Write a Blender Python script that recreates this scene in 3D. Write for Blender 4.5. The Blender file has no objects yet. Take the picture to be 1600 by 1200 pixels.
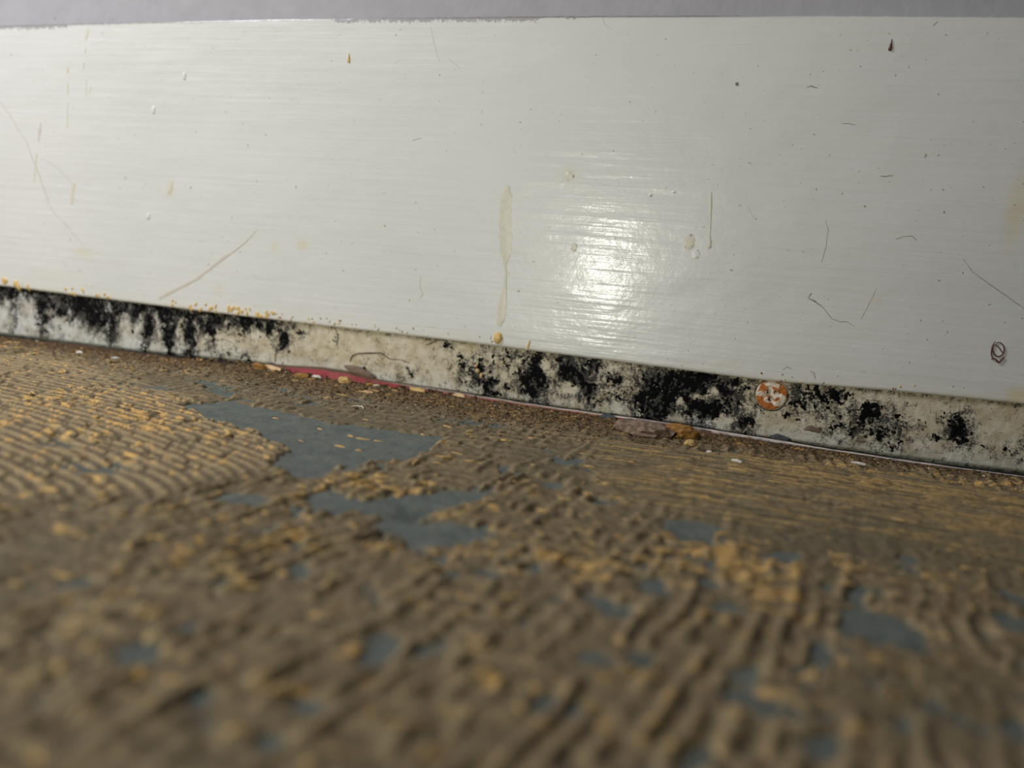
import bpy, bmesh, math, random
import numpy as np
from mathutils import Vector, Matrix

random.seed(7)
RNG = np.random.default_rng(11)
SC = bpy.context.scene
COL = SC.collection
PI = math.pi

# ------------------------------------------------------------------ camera
# World: x runs along the skirting (right), y into the wall, z up. Metres, real size.
F_PX = 1150.0
YAW, PITCH, ROLL = math.radians(15.73), math.radians(8.72), math.radians(5.0)
CAM = np.array([0.0, -0.19, 0.03569])
_fw = np.array([-math.sin(YAW) * math.cos(PITCH), math.cos(YAW) * math.cos(PITCH), -math.sin(PITCH)])
_rt = np.array([math.cos(YAW), math.sin(YAW), 0.0])
_up = np.cross(_rt, _fw)
R_R = _rt * math.cos(ROLL) + _up * math.sin(ROLL)
R_U = -_rt * math.sin(ROLL) + _up * math.cos(ROLL)
cam_d = bpy.data.cameras.new('camera')
cam_d.sensor_width = 36.0
cam_d.lens = F_PX / 1600.0 * 36.0
cam_d.clip_start = 0.002
cam_d.clip_end = 20.0
cam_d.dof.use_dof = True
cam_d.dof.focus_distance = 0.172
cam_d.dof.aperture_fstop = 11.5
cam_o = bpy.data.objects.new('camera', cam_d)
COL.objects.link(cam_o)
cam_o.matrix_world = Matrix(((R_R[0], R_U[0], -_fw[0], CAM[0]), (R_R[1], R_U[1], -_fw[1], CAM[1]),
                             (R_R[2], R_U[2], -_fw[2], CAM[2]), (0, 0, 0, 1)))
SC.camera = cam_o

# ------------------------------------------------------------------ light
SC.view_settings.view_transform = 'Standard'
SC.view_settings.look = 'None'
SC.view_settings.gamma = 1.0
SC.view_settings.use_curve_mapping = False
SC.view_settings.exposure = 0.0

world = bpy.data.worlds.new('room_light')
SC.world = world
world.use_nodes = True
world.node_tree.nodes['Background'].inputs[0].default_value = (0.80, 0.85, 1.0, 1)
world.node_tree.nodes['Background'].inputs[1].default_value = 0.05


def area(name, loc, aim, size, watts, color, size_y=None):
    d = bpy.data.lights.new(name, 'AREA')
    d.shape = 'DISK' if size_y is None else 'RECTANGLE'
    d.size = size
    if size_y is not None:
        d.size_y = size_y
    d.energy = watts
    d.color = color
    o = bpy.data.objects.new(name, d)
    COL.objects.link(o)
    o.location = loc
    v = Vector(aim) - Vector(loc)
    o.rotation_euler = v.to_track_quat('-Z', 'Y').to_euler()
    return o


# warm hand torch low behind the camera: the glossy spot on the board
area('torch', (-0.084, -0.315, 0.038), (-0.254, -0.105, 0.15), 0.018, 0.44, (0.98, 1.0, 0.86))
# cool room window, up to the left
area('window_light', (-0.37, -0.20, 0.35), (-0.33, 0, 0.04), 0.13, 1.65, (0.95, 0.94, 1.0))


# ------------------------------------------------------------------ pixel -> point helpers (survey of the photograph)
def ray(px, py):
    return R_R * (px - 800) / F_PX - R_U * (py - 600) / F_PX + _fw


def on_wall(px, py, y=0.0):
    d = ray(px, py)
    return CAM + d * ((y - CAM[1]) / d[1])


def on_floor(px, py, z=0.0):
    d = ray(px, py)
    return CAM + d * ((z - CAM[2]) / d[2])


def depth(p):
    return float((np.asarray(p) - CAM) @ _fw)


# ------------------------------------------------------------------ numpy noise
_T = np.random.default_rng(5).random((16, 256, 256))


def vnoise(x, y, k=0):
    T = _T[k % 16]
    xi = np.floor(x).astype(np.int64)
    yi = np.floor(y).astype(np.int64)
    fx = x - xi
    fy = y - yi
    fx = fx * fx * (3 - 2 * fx)
    fy = fy * fy * (3 - 2 * fy)
    a = T[xi & 255, yi & 255]
    b = T[(xi + 1) & 255, yi & 255]
    c = T[xi & 255, (yi + 1) & 255]
    d = T[(xi + 1) & 255, (yi + 1) & 255]
    return (a * (1 - fx) + b * fx) * (1 - fy) + (c * (1 - fx) + d * fx) * fy


def fbm(x, y, octs=4, k=0, gain=0.5):
    s = 0
    a = 1.0
    t = 0
    for i in range(octs):
        s = s + a * vnoise(x * 2 ** i + 17.3 * i, y * 2 ** i + 9.1 * i, k + i)
        t += a
        a *= gain
    return s / t


def sstep(a, b, x):
    t = np.clip((x - a) / (b - a), 0, 1)
    return t * t * (3 - 2 * t)


def lin(r, g, b):
    c = np.array([r, g, b]) / 255.0
    return np.where(c <= 0.04045, c / 12.92, ((c + 0.055) / 1.055) ** 2.4)


def lin4(r, g, b):
    return tuple(float(v) for v in lin(r, g, b)) + (1.0,)


def poly_sd(x, y, pts):
    """signed distance to a polygon, negative inside"""
    d = np.full(x.shape, 1e9)
    ins = np.zeros(x.shape, bool)
    n = len(pts)
    for i in range(n):
        ax, ay = pts[i]
        bx, by = pts[(i + 1) % n]
        ex, ey = bx - ax, by - ay
        t = np.clip(((x - ax) * ex + (y - ay) * ey) / (ex * ex + ey * ey + 1e-18), 0, 1)
        d = np.minimum(d, np.hypot(x - ax - t * ex, y - ay - t * ey))
        c = ((ay > y) != (by > y)) & (x < ex * (y - ay) / (ey if abs(ey) > 1e-12 else 1e-12) + ax)
        ins ^= c
    return np.where(ins, -d, d)


# ------------------------------------------------------------------ materials
def new_mat(name):
    m = bpy.data.materials.new(name)
    m.use_nodes = True
    nt = m.node_tree
    return m, nt, nt.nodes['Principled BSDF']


def node(nt, kind, **kw):
    n = nt.nodes.new(kind)
    for k, v in kw.items():
        if k in n.inputs.keys():
            n.inputs[k].default_value = v
        else:
            setattr(n, k, v)
    return n


def ramp(nt, src, stops):
    n = nt.nodes.new('ShaderNodeValToRGB')
    el = n.color_ramp.elements
    while len(el) < len(stops):
        el.new(0.5)
    for e, (p, c) in zip(el, stops):
        e.position = p
        e.color = c
    nt.links.new(src, n.inputs[0])
    return n


def mixc(nt, fac, a, b, mode='MIX'):
    n = nt.nodes.new('ShaderNodeMix')
    n.data_type = 'RGBA'
    n.blend_type = mode
    for s, i in ((fac, 0), (a, 6), (b, 7)):
        if hasattr(s, 'links') or hasattr(s, 'is_linked'):
            nt.links.new(s, n.inputs[i])
        else:
            n.inputs[i].default_value = s
    return n.outputs[2]


def coords(nt, scale):
    tc = nt.nodes.new('ShaderNodeTexCoord')
    mp = nt.nodes.new('ShaderNodeMapping')
    mp.inputs['Scale'].default_value = scale
    nt.links.new(tc.outputs['Object'], mp.inputs[0])
    return mp.outputs[0]


def noise(nt, scale, detail=4, rough=0.55):
    n = nt.nodes.new('ShaderNodeTexNoise')
    n.inputs['Scale'].default_value = 1.0
    n.inputs['Detail'].default_value = detail
    n.inputs['Roughness'].default_value = rough
    nt.links.new(coords(nt, scale), n.inputs['Vector'])
    return n.outputs[0]


def bump(nt, h, dist, strength=1.0, prev=None):
    b = nt.nodes.new('ShaderNodeBump')
    b.inputs['Distance'].default_value = dist
    b.inputs['Strength'].default_value = strength
    nt.links.new(h, b.inputs['Height'])
    if prev is not None:
        nt.links.new(prev, b.inputs['Normal'])
    return b.outputs[0]


def attr(nt, name):
    a = nt.nodes.new('ShaderNodeAttribute')
    a.attribute_name = name
    return a


def plain(name, rgb, rough=0.7, var=0.25, scale=900, spec=0.3, bumpd=0.00006):
    m, nt, p = new_mat(name)
    c = np.array(lin(*rgb))
    n = noise(nt, (scale,) * 3)
    lo = tuple(c * (1 - var)) + (1,)
    hi = tuple(np.minimum(c * (1 + var), 1)) + (1,)
    r = ramp(nt, n, [(0.3, lo), (0.7, hi)])
    nt.links.new(r.outputs[0], p.inputs['Base Color'])
    p.inputs['Roughness'].default_value = rough
    p.inputs['Specular IOR Level'].default_value = spec
    nt.links.new(bump(nt, n, bumpd), p.inputs['Normal'])
    return m


def mat_board():
    m, nt, p = new_mat('white_gloss_paint')
    # tint: slow cream / grey variation plus the attribute for chips at the top edge
    n1 = noise(nt, (25, 25, 40), 3)
    c = ramp(nt, n1, [(0.3, lin4(225, 226, 222)), (0.7, lin4(231, 231, 227))]).outputs[0]
    # fine pin specks
    sp = noise(nt, (900, 900, 900), 2, 0.5)
    spm = ramp(nt, sp, [(0.705, (0, 0, 0, 1)), (0.745, (1, 1, 1, 1))]).outputs[0]
    c = mixc(nt, spm, c, lin4(168, 160, 146))
    a = attr(nt, 'stain')
    sep = nt.nodes.new('ShaderNodeSeparateColor')
    nt.links.new(a.outputs['Color'], sep.inputs[0])
    fine = noise(nt, (1500, 1500, 1100), 4, 0.6)
    # R: chipped grey paint, G: yellowish grime
    def thr(ch, lo, hi):
        ad = nt.nodes.new('ShaderNodeMath')
        ad.operation = 'ADD'
        nt.links.new(ch, ad.inputs[0])
        nt.links.new(fine, ad.inputs[1])
        return ramp(nt, ad.outputs[0], [(lo, (0, 0, 0, 1)), (hi, (1, 1, 1, 1))]).outputs[0]
    c = mixc(nt, thr(sep.outputs[0], 0.90, 0.96), c, lin4(178, 175, 178))
    c = mixc(nt, sep.outputs[1], c, lin4(226, 208, 160))
    c = mixc(nt, sep.outputs[2], c, lin4(128, 120, 112))
    nt.links.new(c, p.inputs['Base Color'])
    p.inputs['Roughness'].default_value = 0.36
    p.inputs['Specular IOR Level'].default_value = 0.45
    p.inputs['Coat Weight'].default_value = 0.30
    p.inputs['Coat Roughness'].default_value = 0.15
    streak = noise(nt, (22, 1, 620), 3, 0.5)
    peel = noise(nt, (700, 700, 900), 3, 0.55)
    wav = noise(nt, (60, 60, 120), 2, 0.5)
    b = bump(nt, streak, 0.00012)
    b = bump(nt, peel, 0.00004, 1.0, b)
    b = bump(nt, wav, 0.0003, 1.0, b)
    nt.links.new(b, p.inputs['Normal'])
    nt.links.new(b, p.inputs['Coat Normal'])
    return m


def mat_wall():
    m, nt, p = new_mat('lilac_grey_emulsion')
    n = noise(nt, (160, 160, 160), 4)
    c = ramp(nt, n, [(0.3, lin4(170, 168, 173)), (0.7, lin4(178, 176, 180))]).outputs[0]
    nt.links.new(c, p.inputs['Base Color'])
    p.inputs['Roughness'].default_value = 0.75
    nt.links.new(bump(nt, n, 0.0003), p.inputs['Normal'])
    return m


def mat_strip():
    m, nt, p = new_mat('stained_old_cream_paint')
    a = attr(nt, 'stain')          # R grey mould density, G cream amount, B pale wash
    sep = nt.nodes.new('ShaderNodeSeparateColor')
    nt.links.new(a.outputs['Color'], sep.inputs[0])
    c = mixc(nt, sep.outputs[1], lin4(214, 213, 206), lin4(218, 206, 176))
    n1 = noise(nt, (260, 260, 260), 5, 0.6)
    dirt = ramp(nt, n1, [(0.42, (1, 1, 1, 1)), (0.68, lin4(205, 192, 165))]).outputs[0]
    c = mixc(nt, 0.75, c, dirt, 'MULTIPLY')
    fine = noise(nt, (2100, 2100, 2100), 5, 0.68)
    mid = noise(nt, (700, 700, 520), 4, 0.6)
    ad = nt.nodes.new('ShaderNodeMath'); ad.operation = 'ADD'
    nt.links.new(fine, ad.inputs[0]); nt.links.new(mid, ad.inputs[1])
    ad2 = nt.nodes.new('ShaderNodeMath'); ad2.operation = 'MULTIPLY_ADD'
    nt.links.new(ad.outputs[0], ad2.inputs[0]); ad2.inputs[1].default_value = 1.5
    sub = nt.nodes.new('ShaderNodeMath'); sub.operation = 'SUBTRACT'; sub.inputs[1].default_value = 1.1
    nt.links.new(sep.outputs[0], sub.inputs[0])
    nt.links.new(sub.outputs[0], ad2.inputs[2])
    mk = ramp(nt, ad2.outputs[0], [(0.52, (0, 0, 0, 1)), (0.92, (1, 1, 1, 1))]).outputs[0]
    c = mixc(nt, mk, c, lin4(58, 56, 52))
    nt.links.new(c, p.inputs['Base Color'])
    p.inputs['Roughness'].default_value = 0.62
    p.inputs['Specular IOR Level'].default_value = 0.3
    b = bump(nt, n1, 0.0003)
    b = bump(nt, fine, 0.00008, 1.0, b)
    nt.links.new(b, p.inputs['Normal'])
    return m


def mat_mould():
    m, nt, p = new_mat('black_mould')
    a = attr(nt, 'amount')
    n = noise(nt, (2600, 2600, 2600), 5, 0.7)
    ad = nt.nodes.new('ShaderNodeMath'); ad.operation = 'MULTIPLY_ADD'
    nt.links.new(n, ad.inputs[0]); ad.inputs[1].default_value = 0.9
    nt.links.new(a.outputs['Fac'], ad.inputs[2])
    c = ramp(nt, ad.outputs[0], [(0.40, lin4(98, 95, 88)), (0.55, lin4(40, 39, 38)), (0.75, lin4(12, 12, 13))]).outputs[0]
    nt.links.new(c, p.inputs['Base Color'])
    p.inputs['Roughness'].default_value = 0.9
    p.inputs['Specular IOR Level'].default_value = 0.12
    nt.links.new(bump(nt, n, 0.0001), p.inputs['Normal'])
    return m


def mat_vcol(name, rough=0.8, fine=(1600, 1600, 1600), var=0.35, bd=0.00012, spec=0.25):
    m, nt, p = new_mat(name)
    a = attr(nt, 'tint')
    n = noise(nt, fine, 5, 0.62)
    r = ramp(nt, n, [(0.28, (1 - var,) * 3 + (1,)), (0.72, (1 + var * 0.6,) * 3 + (1,))]).outputs[0]
    c = mixc(nt, 1.0, a.outputs['Color'], r, 'MULTIPLY')
    nt.links.new(c, p.inputs['Base Color'])
    p.inputs['Roughness'].default_value = rough
    p.inputs['Specular IOR Level'].default_value = spec
    nt.links.new(bump(nt, n, bd), p.inputs['Normal'])
    return m


def mat_concrete():
    m, nt, p = new_mat('blue_grey_screed')
    n = noise(nt, (240, 240, 240), 6, 0.6)
    c = ramp(nt, n, [(0.3, lin4(84, 92, 87)), (0.55, lin4(101, 108, 101)), (0.75, lin4(116, 117, 104))]).outputs[0]
    n2 = noise(nt, (900, 900, 900), 4, 0.6)
    c = mixc(nt, ramp(nt, n2, [(0.58, (0, 0, 0, 1)), (0.70, (1, 1, 1, 1))]).outputs[0], c, lin4(128, 116, 90))
    nt.links.new(c, p.inputs['Base Color'])
    p.inputs['Roughness'].default_value = 0.72
    p.inputs['Specular IOR Level'].default_value = 0.3
    b = bump(nt, n, 0.0008)
    nt.links.new(bump(nt, n2, 0.00015, 1.0, b), p.inputs['Normal'])
    return m


M = dict(board=mat_board(), wall=mat_wall(), strip=mat_strip(), mould=mat_mould(),
         adhesive=mat_vcol('dried_brown_adhesive', 0.78),
         ribbon=mat_vcol('torn_vinyl_edge', 0.55, (500, 900, 900), 0.25, 0.00008, 0.4),
         screw=mat_vcol('rusty_screw', 0.7, (1500, 1500, 1500), 0.3, 0.00008),
         crumb_mix=mat_vcol('floor_grit', 0.85, (1800, 1800, 1800), 0.3, 0.00008),
         concrete=mat_concrete(),
         ochre=plain('ochre_adhesive', (206, 172, 112), 0.8, 0.3),
         white=plain('white_plaster', (222, 216, 204), 0.8, 0.12),
         pink=plain('pinkish_plaster', (126, 106, 90), 0.92, 0.6),
         tan=plain('tan_paint_chip', (216, 182, 138), 0.7, 0.2),
         slate=plain('dark_stone', (78, 82, 84), 0.6, 0.3),
         brown=plain('brown_adhesive_lump', (150, 108, 52), 0.65, 0.35),
         amber=plain('amber_glue', (228, 192, 122), 0.35, 0.18, 1500, 0.5),
         drip=plain('dried_yellow_drip', (222, 218, 200), 0.38, 0.06, 700, 0.45, 0.00003),
         dripdark=plain('dried_brown_drip', (88, 50, 38), 0.4, 0.2, 900, 0.5),
         speck=plain('dark_speck', (150, 142, 128), 0.7, 0.25),
         scratch=plain('scuff_grime', (200, 195, 184), 0.6, 0.1),
         scuff=plain('beige_scuff', (214, 208, 197), 0.5, 0.05),
         crack=plain('paint_crack', (92, 82, 66), 0.8, 0.3),
         fibre=plain('red_brown_fibre', (104, 72, 62), 0.5, 0.2),
         paintblob=plain('white_paint_run', (232, 231, 226), 0.3, 0.02, 300, 0.45),
         bare=plain('bare_brown_patch', (126, 108, 92), 0.8, 0.2))


# ------------------------------------------------------------------ mesh helpers
def link(name, me, mat, parent=None):
    o = bpy.data.objects.new(name, me)
    COL.objects.link(o)
    if mat is not None and not me.materials:
        me.materials.append(mat)
    if parent is not None:
        o.parent = parent
    return o


def mesh_np(name, V, F, smooth=True):
    """V (n,3) floats, F (m,4) or (m,3) ints"""
    me = bpy.data.meshes.new(name)
    V = np.ascontiguousarray(V, np.float32)
    F = np.ascontiguousarray(F, np.int32)
    k = F.shape[1]
    me.vertices.add(len(V))
    me.vertices.foreach_set('co', V.ravel())
    me.loops.add(F.size)
    me.loops.foreach_set('vertex_index', F.ravel())
    me.polygons.add(len(F))
    me.polygons.foreach_set('loop_start', np.arange(0, F.size, k, dtype=np.int32))
    me.polygons.foreach_set('use_smooth', np.full(len(F), smooth))
    me.update(calc_edges=True)
    return me


def set_col(me, name, rgb):
    a = me.attributes.new(name, 'FLOAT_COLOR', 'POINT')
    c = np.ones((len(me.vertices), 4), np.float32)
    c[:, :3] = rgb
    a.data.foreach_set('color', c.ravel())


def set_val(me, name, v):
    a = me.attributes.new(name, 'FLOAT', 'POINT')
    a.data.foreach_set('value', np.ascontiguousarray(v, np.float32))


def grid_faces(nu, nv):
    i = np.arange(nu * nv).reshape(nv, nu)
    return np.stack([i[:-1, :-1], i[:-1, 1:], i[1:, 1:], i[1:, :-1]], -1).reshape(-1, 4)


def compact(V, F):
    used = np.zeros(len(V), bool)
    used[F.ravel()] = True
    idx = np.cumsum(used) - 1
    return V[used], idx[F], used


def tag(o, label=None, cat=None, group=None, kind=None):
    if label:
        o['label'] = label
    if cat:
        o['category'] = cat
    if group:
        o['group'] = group
    if kind:
        o['kind'] = kind
    return o


# ------------------------------------------------------------------ surveyed edges of the skirting
def curve_z(pts, y=0.0):
    P = np.array([on_wall(a, b, y) for a, b in pts])
    return lambda x: np.interp(x, P[:, 0], P[:, 2])


Z_TOP = curve_z([(0, 40), (200, 35), (440, 30), (700, 27), (900, 25), (1250, 24), (1600, 27)])
Z_EDGE = curve_z([(0, 447), (300, 485), (500, 509), (700, 532), (1000, 570), (1200, 596), (1400, 612), (1600, 632)])
Z_FOOT = curve_z([(0, 524), (200, 549), (400, 569), (600, 600), (800, 628), (1000, 658), (1200, 687), (1400, 717), (1600, 742)])
X0, X1 = -0.33, 0.14
STRIP_Y = 0.0009

# wall above the skirting
wall_bm = bmesh.new()
bmesh.ops.create_cube(wall_bm, size=1.0)
for v in wall_bm.verts:
    v.co = Vector((v.co.x * 1.6 - 0.1, 0.012 + 0.01 * (v.co.y + 0.5) if v.co.y > 0 else 0.0050, (v.co.z + 0.5) * 0.7))
wme = bpy.data.meshes.new('wall_back'); wall_bm.to_mesh(wme); wall_bm.free()
tag(link('wall_back', wme, M['wall']), kind='structure', label='lilac-grey painted wall above the white skirting board')


# ------------------------------------------------------------------ white skirting board
def board_y(x, z):
    return 0.00030 * (fbm(np.asarray(x) * 30, np.asarray(z) * 60, 3, 3) - 0.5)


def build_board():
    nu = 940
    xs = np.linspace(X0, X1, nu)
    zt, ze = Z_TOP(xs), Z_EDGE(xs)
    zt = zt + 0.00025 * (fbm(xs * 900, xs * 0, 3, 1) - 0.5)
    ze = ze + 0.00018 * (fbm(xs * 700, xs * 0 + 3.3, 3, 2) - 0.5)
    rows_y, rows_t, off = [], [], []
    # bottom return, rounded lip, face, rounded top edge, top return
    prof = [(0.0045, 0, 0.0), (0.0010, 0, 0.0), (0.0004, 0, 0.00006), (0.0001, 0, 0.0003)]
    n_face = 190
    for k in range(n_face):
        prof.append((0.0, k / (n_face - 1), 0.0))
    V, tt = [], []
    span = zt - ze
    for k, (y, t, dz) in enumerate(prof):
        if k < 4:
            z = ze + dz
        else:
            z = ze + 0.0006 + (span - 0.0007) * t
        V.append(np.stack([xs, np.full(nu, y), z], -1)); tt.append(np.full(nu, t))
    for y, dz in ((0.00004, -0.00004), (0.0005, 0.0), (0.0012, 0.0), (0.0060, 0.0)):
        V.append(np.stack([xs, np.full(nu, y), zt + dz], -1)); tt.append(np.full(nu, 1.0))
    nv = len(V)
    V = np.concatenate(V); t = np.concatenate(tt)
    und = board_y(V[:, 0], V[:, 2])
    V[:, 1] += np.where(V[:, 1] < 0.003, und, 0)
    me = mesh_np('baseboard_back', V, grid_faces(nu, nv))
    zt_v, ze_v = Z_TOP(V[:, 0]), Z_EDGE(V[:, 0])
    dt = zt_v - V[:, 2]
    de = V[:, 2] - ze_v
    R = np.zeros(len(V)); G = np.zeros(len(V))
    # chipped top edge: two stretches in the photograph
    for a, b, s, hgt in ((-20, 110, 0.62, 0.0018), (110, 340, 0.46, 0.0008), (520, 850, 0.62, 0.0017), (870, 920, 0.5, 0.0014)):
        xa, xb = on_wall(a, 30)[0], on_wall(b, 30)[0]
        w = sstep(xa - 0.003, xa + 0.003, V[:, 0]) * (1 - sstep(xb - 0.003, xb + 0.003, V[:, 0]))
        R = np.maximum(R, s * w * np.exp(-(dt / hgt) ** 2) * (0.6 + 0.8 * fbm(V[:, 0] * 700, V[:, 2] * 300, 3, 4)))
    R = np.maximum(R, 0.75 * np.exp(-(dt / 0.00025) ** 2) * (1 - sstep(-0.02, 0.01, V[:, 0])))
    # yellow grime just over the lower edge and in old runs
    grime = np.exp(-de / 0.0014) * 0.40 * fbm(V[:, 0] * 160, V[:, 2] * 300, 3, 5)
    def blot(px, py, rx, rz, s):
        c = on_wall(px, py)
        d = depth(c) / F_PX
        q = ((V[:, 0] - c[0]) / (rx * d)) ** 2 + ((V[:, 2] - c[2]) / (rz * d)) ** 2
        return s * np.exp(-q ** 1.5) * (0.55 + 0.9 * fbm(V[:, 0] * 500, V[:, 2] * 500, 3, 6))
    for a in ((1588, 330, 16, 55, .45), (1590, 620, 16, 14, .8), (890, 275, 12, 14, .3), (340, 455, 9, 9, .2), (130, 395, 22, 8, .3),
              (80, 430, 40, 8, .14), (430, 385, 8, 8, .3), (472, 383, 9, 7, .55), (265, 295, 6, 12, .5), (1370, 470, 8, 10, .25),
              (410, 155, 8, 12, .05), (1140, 570, 30, 8, .15)):
        grime = np.maximum(grime, blot(*a))
    G = np.clip(grime, 0, 0.9)
    set_col(me, 'stain', np.stack([R, G, np.clip(1.1 * np.exp(-(dt / 0.00028) ** 2) * (1 - 0.8 * sstep(-0.02, 0.02, V[:, 0])), 0, 1)], -1))
    return link('baseboard_back', me, M['board'])


board = tag(build_board(), kind='structure', label='white gloss painted skirting board with yellow drips above the mouldy band')


def on_board(px, py):
    p = on_wall(px, py)
    return float(p[0]), float(p[2]), depth(p) / F_PX


def ribbon_on_wall(name, pts, mat, parent, y=0.0, proud=0.00005, jit=0.0, closed=False):
    """thin raised line on the vertical face: pts = (px, py, full width px)"""
    # resample
    P = []
    for i in range(len(pts) - 1):
        a, b = pts[i], pts[i + 1]
        n = max(2, int(math.hypot(b[0] - a[0], b[1] - a[1]) / 5))
        for k in range(n):
            t = k / n
            P.append([a[j] + (b[j] - a[j]) * t for j in range(3)])
    P.append(list(pts[-1]))
    V, F = [], []
    for i, (px, py, w) in enumerate(P):
        q0, q1 = P[max(i - 1, 0)], P[min(i + 1, len(P) - 1)]
        dx, dy = q1[0] - q0[0], q1[1] - q0[1]
        L = math.hypot(dx, dy) or 1
        nx, ny = -dy / L, dx / L
        j = random.uniform(-jit, jit)
        px += nx * j; py += ny * j
        w *= random.uniform(0.75, 1.25)
        for s, yy in ((-0.5, 0.00003), (-0.44, -proud), (0.44, -proud), (0.5, 0.00003)):
            p = on_wall(px + nx * w * s, py + ny * w * s, y)
            V.append((p[0], y + yy, p[2]))
    V = np.array(V)
    if parent is board:
        V[:, 1] += board_y(V[:, 0], V[:, 2])
    for i in range(len(P) - 1):
        for k in range(3):
            a = i * 4 + k
            F.append((a, a + 1, a + 5, a + 4))
    return link(name, mesh_np(name, np.array(V), np.array(F)), mat, parent)


def blob_on_wall(name, px, py, rx, ry, mat, parent, y=0.0, proud=0.00025, tear=0.0, rot=0.0, rag=0.12, seg=18):
    """raised dab on the vertical face with a rounded section; tear > 0 draws out its top"""
    x, z, d = on_board(px, py)
    if parent is board:
        y = y + float(board_y(x, z))
    V = [(x, y - proud, z)]
    F = []
    for r, h in ((0.45, 0.9), (0.8, 0.55), (1.0, -0.25)):
        for k in range(seg):
            a = 2 * PI * k / seg
            rr = r * (1 + random.uniform(-rag, rag))
            ux, uz = math.cos(a) * rr, math.sin(a) * rr
            if tear and uz > 0:
                ux *= (1 - 0.85 * uz); uz *= 1 + tear
            ux, uz = ux * rx * d, uz * ry * d
            c, s = math.cos(rot), math.sin(rot)
            yy = y - proud * h if h > 0 else y + min(0.0002, proud)
            V.append((x + ux * c - uz * s, yy, z + ux * s + uz * c))
    for k in range(seg):
        F.append((0, 1 + k, 1 + (k + 1) % seg, 0))
    F = [(f[0], f[1], f[2]) for f in F]
    for ring in range(2):
        o = 1 + ring * seg
        for k in range(seg):
            a, b = o + k, o + (k + 1) % seg
            F += [(a, a + seg, b + seg), (a, b + seg, b)]
    return link(name, mesh_np(name, np.array(V), np.array(F)), mat, parent)


# ------------------------------------------------------------------ mouldy lower strip
# mould survey: px x, fraction down the strip (0 = under the white edge), radius px, radius fraction, strength
MOULD = [
    (8, .10, 22, .22, .9), (22, .42, 9, .35, .7), (45, .12, 16, .14, .7), (66, .35, 12, .45, 1.0), (72, .12, 14, .2, .9), (96, .55, 7, .25, .5),
    (118, .18, 22, .25, 1.1), (150, .28, 30, .30, 1.2), (176, .62, 10, .30, 1.0), (150, .55, 14, .14, .6),
    (205, .12, 22, .18, .8), (232, .45, 12, .50, 1.1), (262, .60, 11, .35, 1.2), (262, .15, 18, .16, .7), (298, .55, 12, .60, 1.0), (285, .25, 12, .25, .6),
    (332, .25, 9, .38, 1.1), (352, .12, 20, .16, .6), (385, .12, 18, .16, .6), (345, .80, 14, .12, .4), (380, .85, 18, .10, .45), (410, .12, 14, .14, .6), (425, .40, 10, .14, .35),
    (443, .42, 11, .20, 1.1), (525, .22, 5, .12, .35), (700, .08, 8, .08, .7), (722, .55, 12, .25, .65), (748, .58, 16, .28, .85), (768, .78, 14, .22, .9), (790, .75, 9, .12, .55),
    (790, .22, 22, .22, .42), (770, .10, 12, .1, .4), (625, .85, 22, .14, .40), (640, .72, 14, .10, .35), (575, .80, 12, .12, .25),
    (834, .52, 24, .30, 1.2), (838, .75, 9, .14, 1.0), (842, .16, 8, .20, .9), (820, .10, 24, .10, .6),
    (885, .18, 17, .30, 1.25), (905, .42, 18, .26, 1.1), (920, .62, 10, .22, .95), (928, .15, 12, .2, .9), (880, .45, 12, .14, .8),
    (955, .40, 18, .30, .40), (975, .65, 24, .28, .45), (940, .70, 14, .22, .45), (968, .30, 6, .1, .7),
    (1028, .60, 30, .34, 1.25), (1045, .30, 34, .26, 1.2), (1085, .16, 34, .20, 1.15), (1130, .18, 36, .20, 1.0), (1105, .62, 30, .22, 1.15), (1075, .45, 30, .2, .75), (1140, .42, 16, .16, .8),
    (1014, .32, 12, .2, .8), (1162, .75, 13, .16, 1.1), (1170, .92, 8, .06, .6), (1185, .30, 10, .2, .45),
    (1243, .14, 10, .14, .9), (1240, .32, 9, .1, .7), (1262, .25, 26, .22, .55), (1300, .15, 34, .14, .62), (1290, .42, 40, .25, .45), (1232, .52, 12, .08, .6),
    (1335, .22, 22, .14, .55), (1362, .38, 18, .14, 1.0), (1340, .46, 22, .14, .75), (1395, .50, 20, .2, .72), (1370, .66, 34, .20, .75), (1330, .68, 18, .12, .7), (1400, .75, 14, .1, .5), (1300, .64, 24, .14, .4),
    (1494, .42, 12, .17, 1.1), (1506, .52, 12, .14, .75), (1486, .30, 14, .12, .4), (1470, .62, 14, .08, .45), (1515, .70, 16, .08, .4), (1570, .72, 24, .08, .4), (1590, .62, 14, .06, .4), (1440, .45, 8, .05, .45)]
# bare, pale islands inside the mould
PALE = [(92, .30, 8, .38), (97, .55, 6, .3), (255, .28, 7, .14), (200, .62, 14, .3), (316, .62, 7, .45), (275, .30, 5, .1), (40, .65, 14, .25), (345, .55, 10, .2),
        (245, .88, 20, .12), (890, .60, 14, .12), (960, .86, 22, .1), (1050, .90, 16, .1), (1130, .80, 12, .14), (855, .20, 6, .1), (862, .38, 6, .12), (1062, .52, 6, .1), (1116, .28, 6, .08), (1090, .42, 8, .06)]


def strip_xt(px, t):
    """photograph survey -> position on the strip face"""
    e = np.interp(px, [0, 300, 500, 700, 1000, 1200, 1400, 1600], [447, 485, 509, 532, 570, 596, 612, 632])
    f = np.interp(px, [0, 200, 400, 600, 800, 1000, 1200, 1400, 1600], [524, 549, 569, 600, 628, 658, 687, 717, 742])
    p = on_wall(px, e + (f - e) * t, STRIP_Y)
    return float(p[0]), float(p[2]), depth(p) / F_PX


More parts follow.
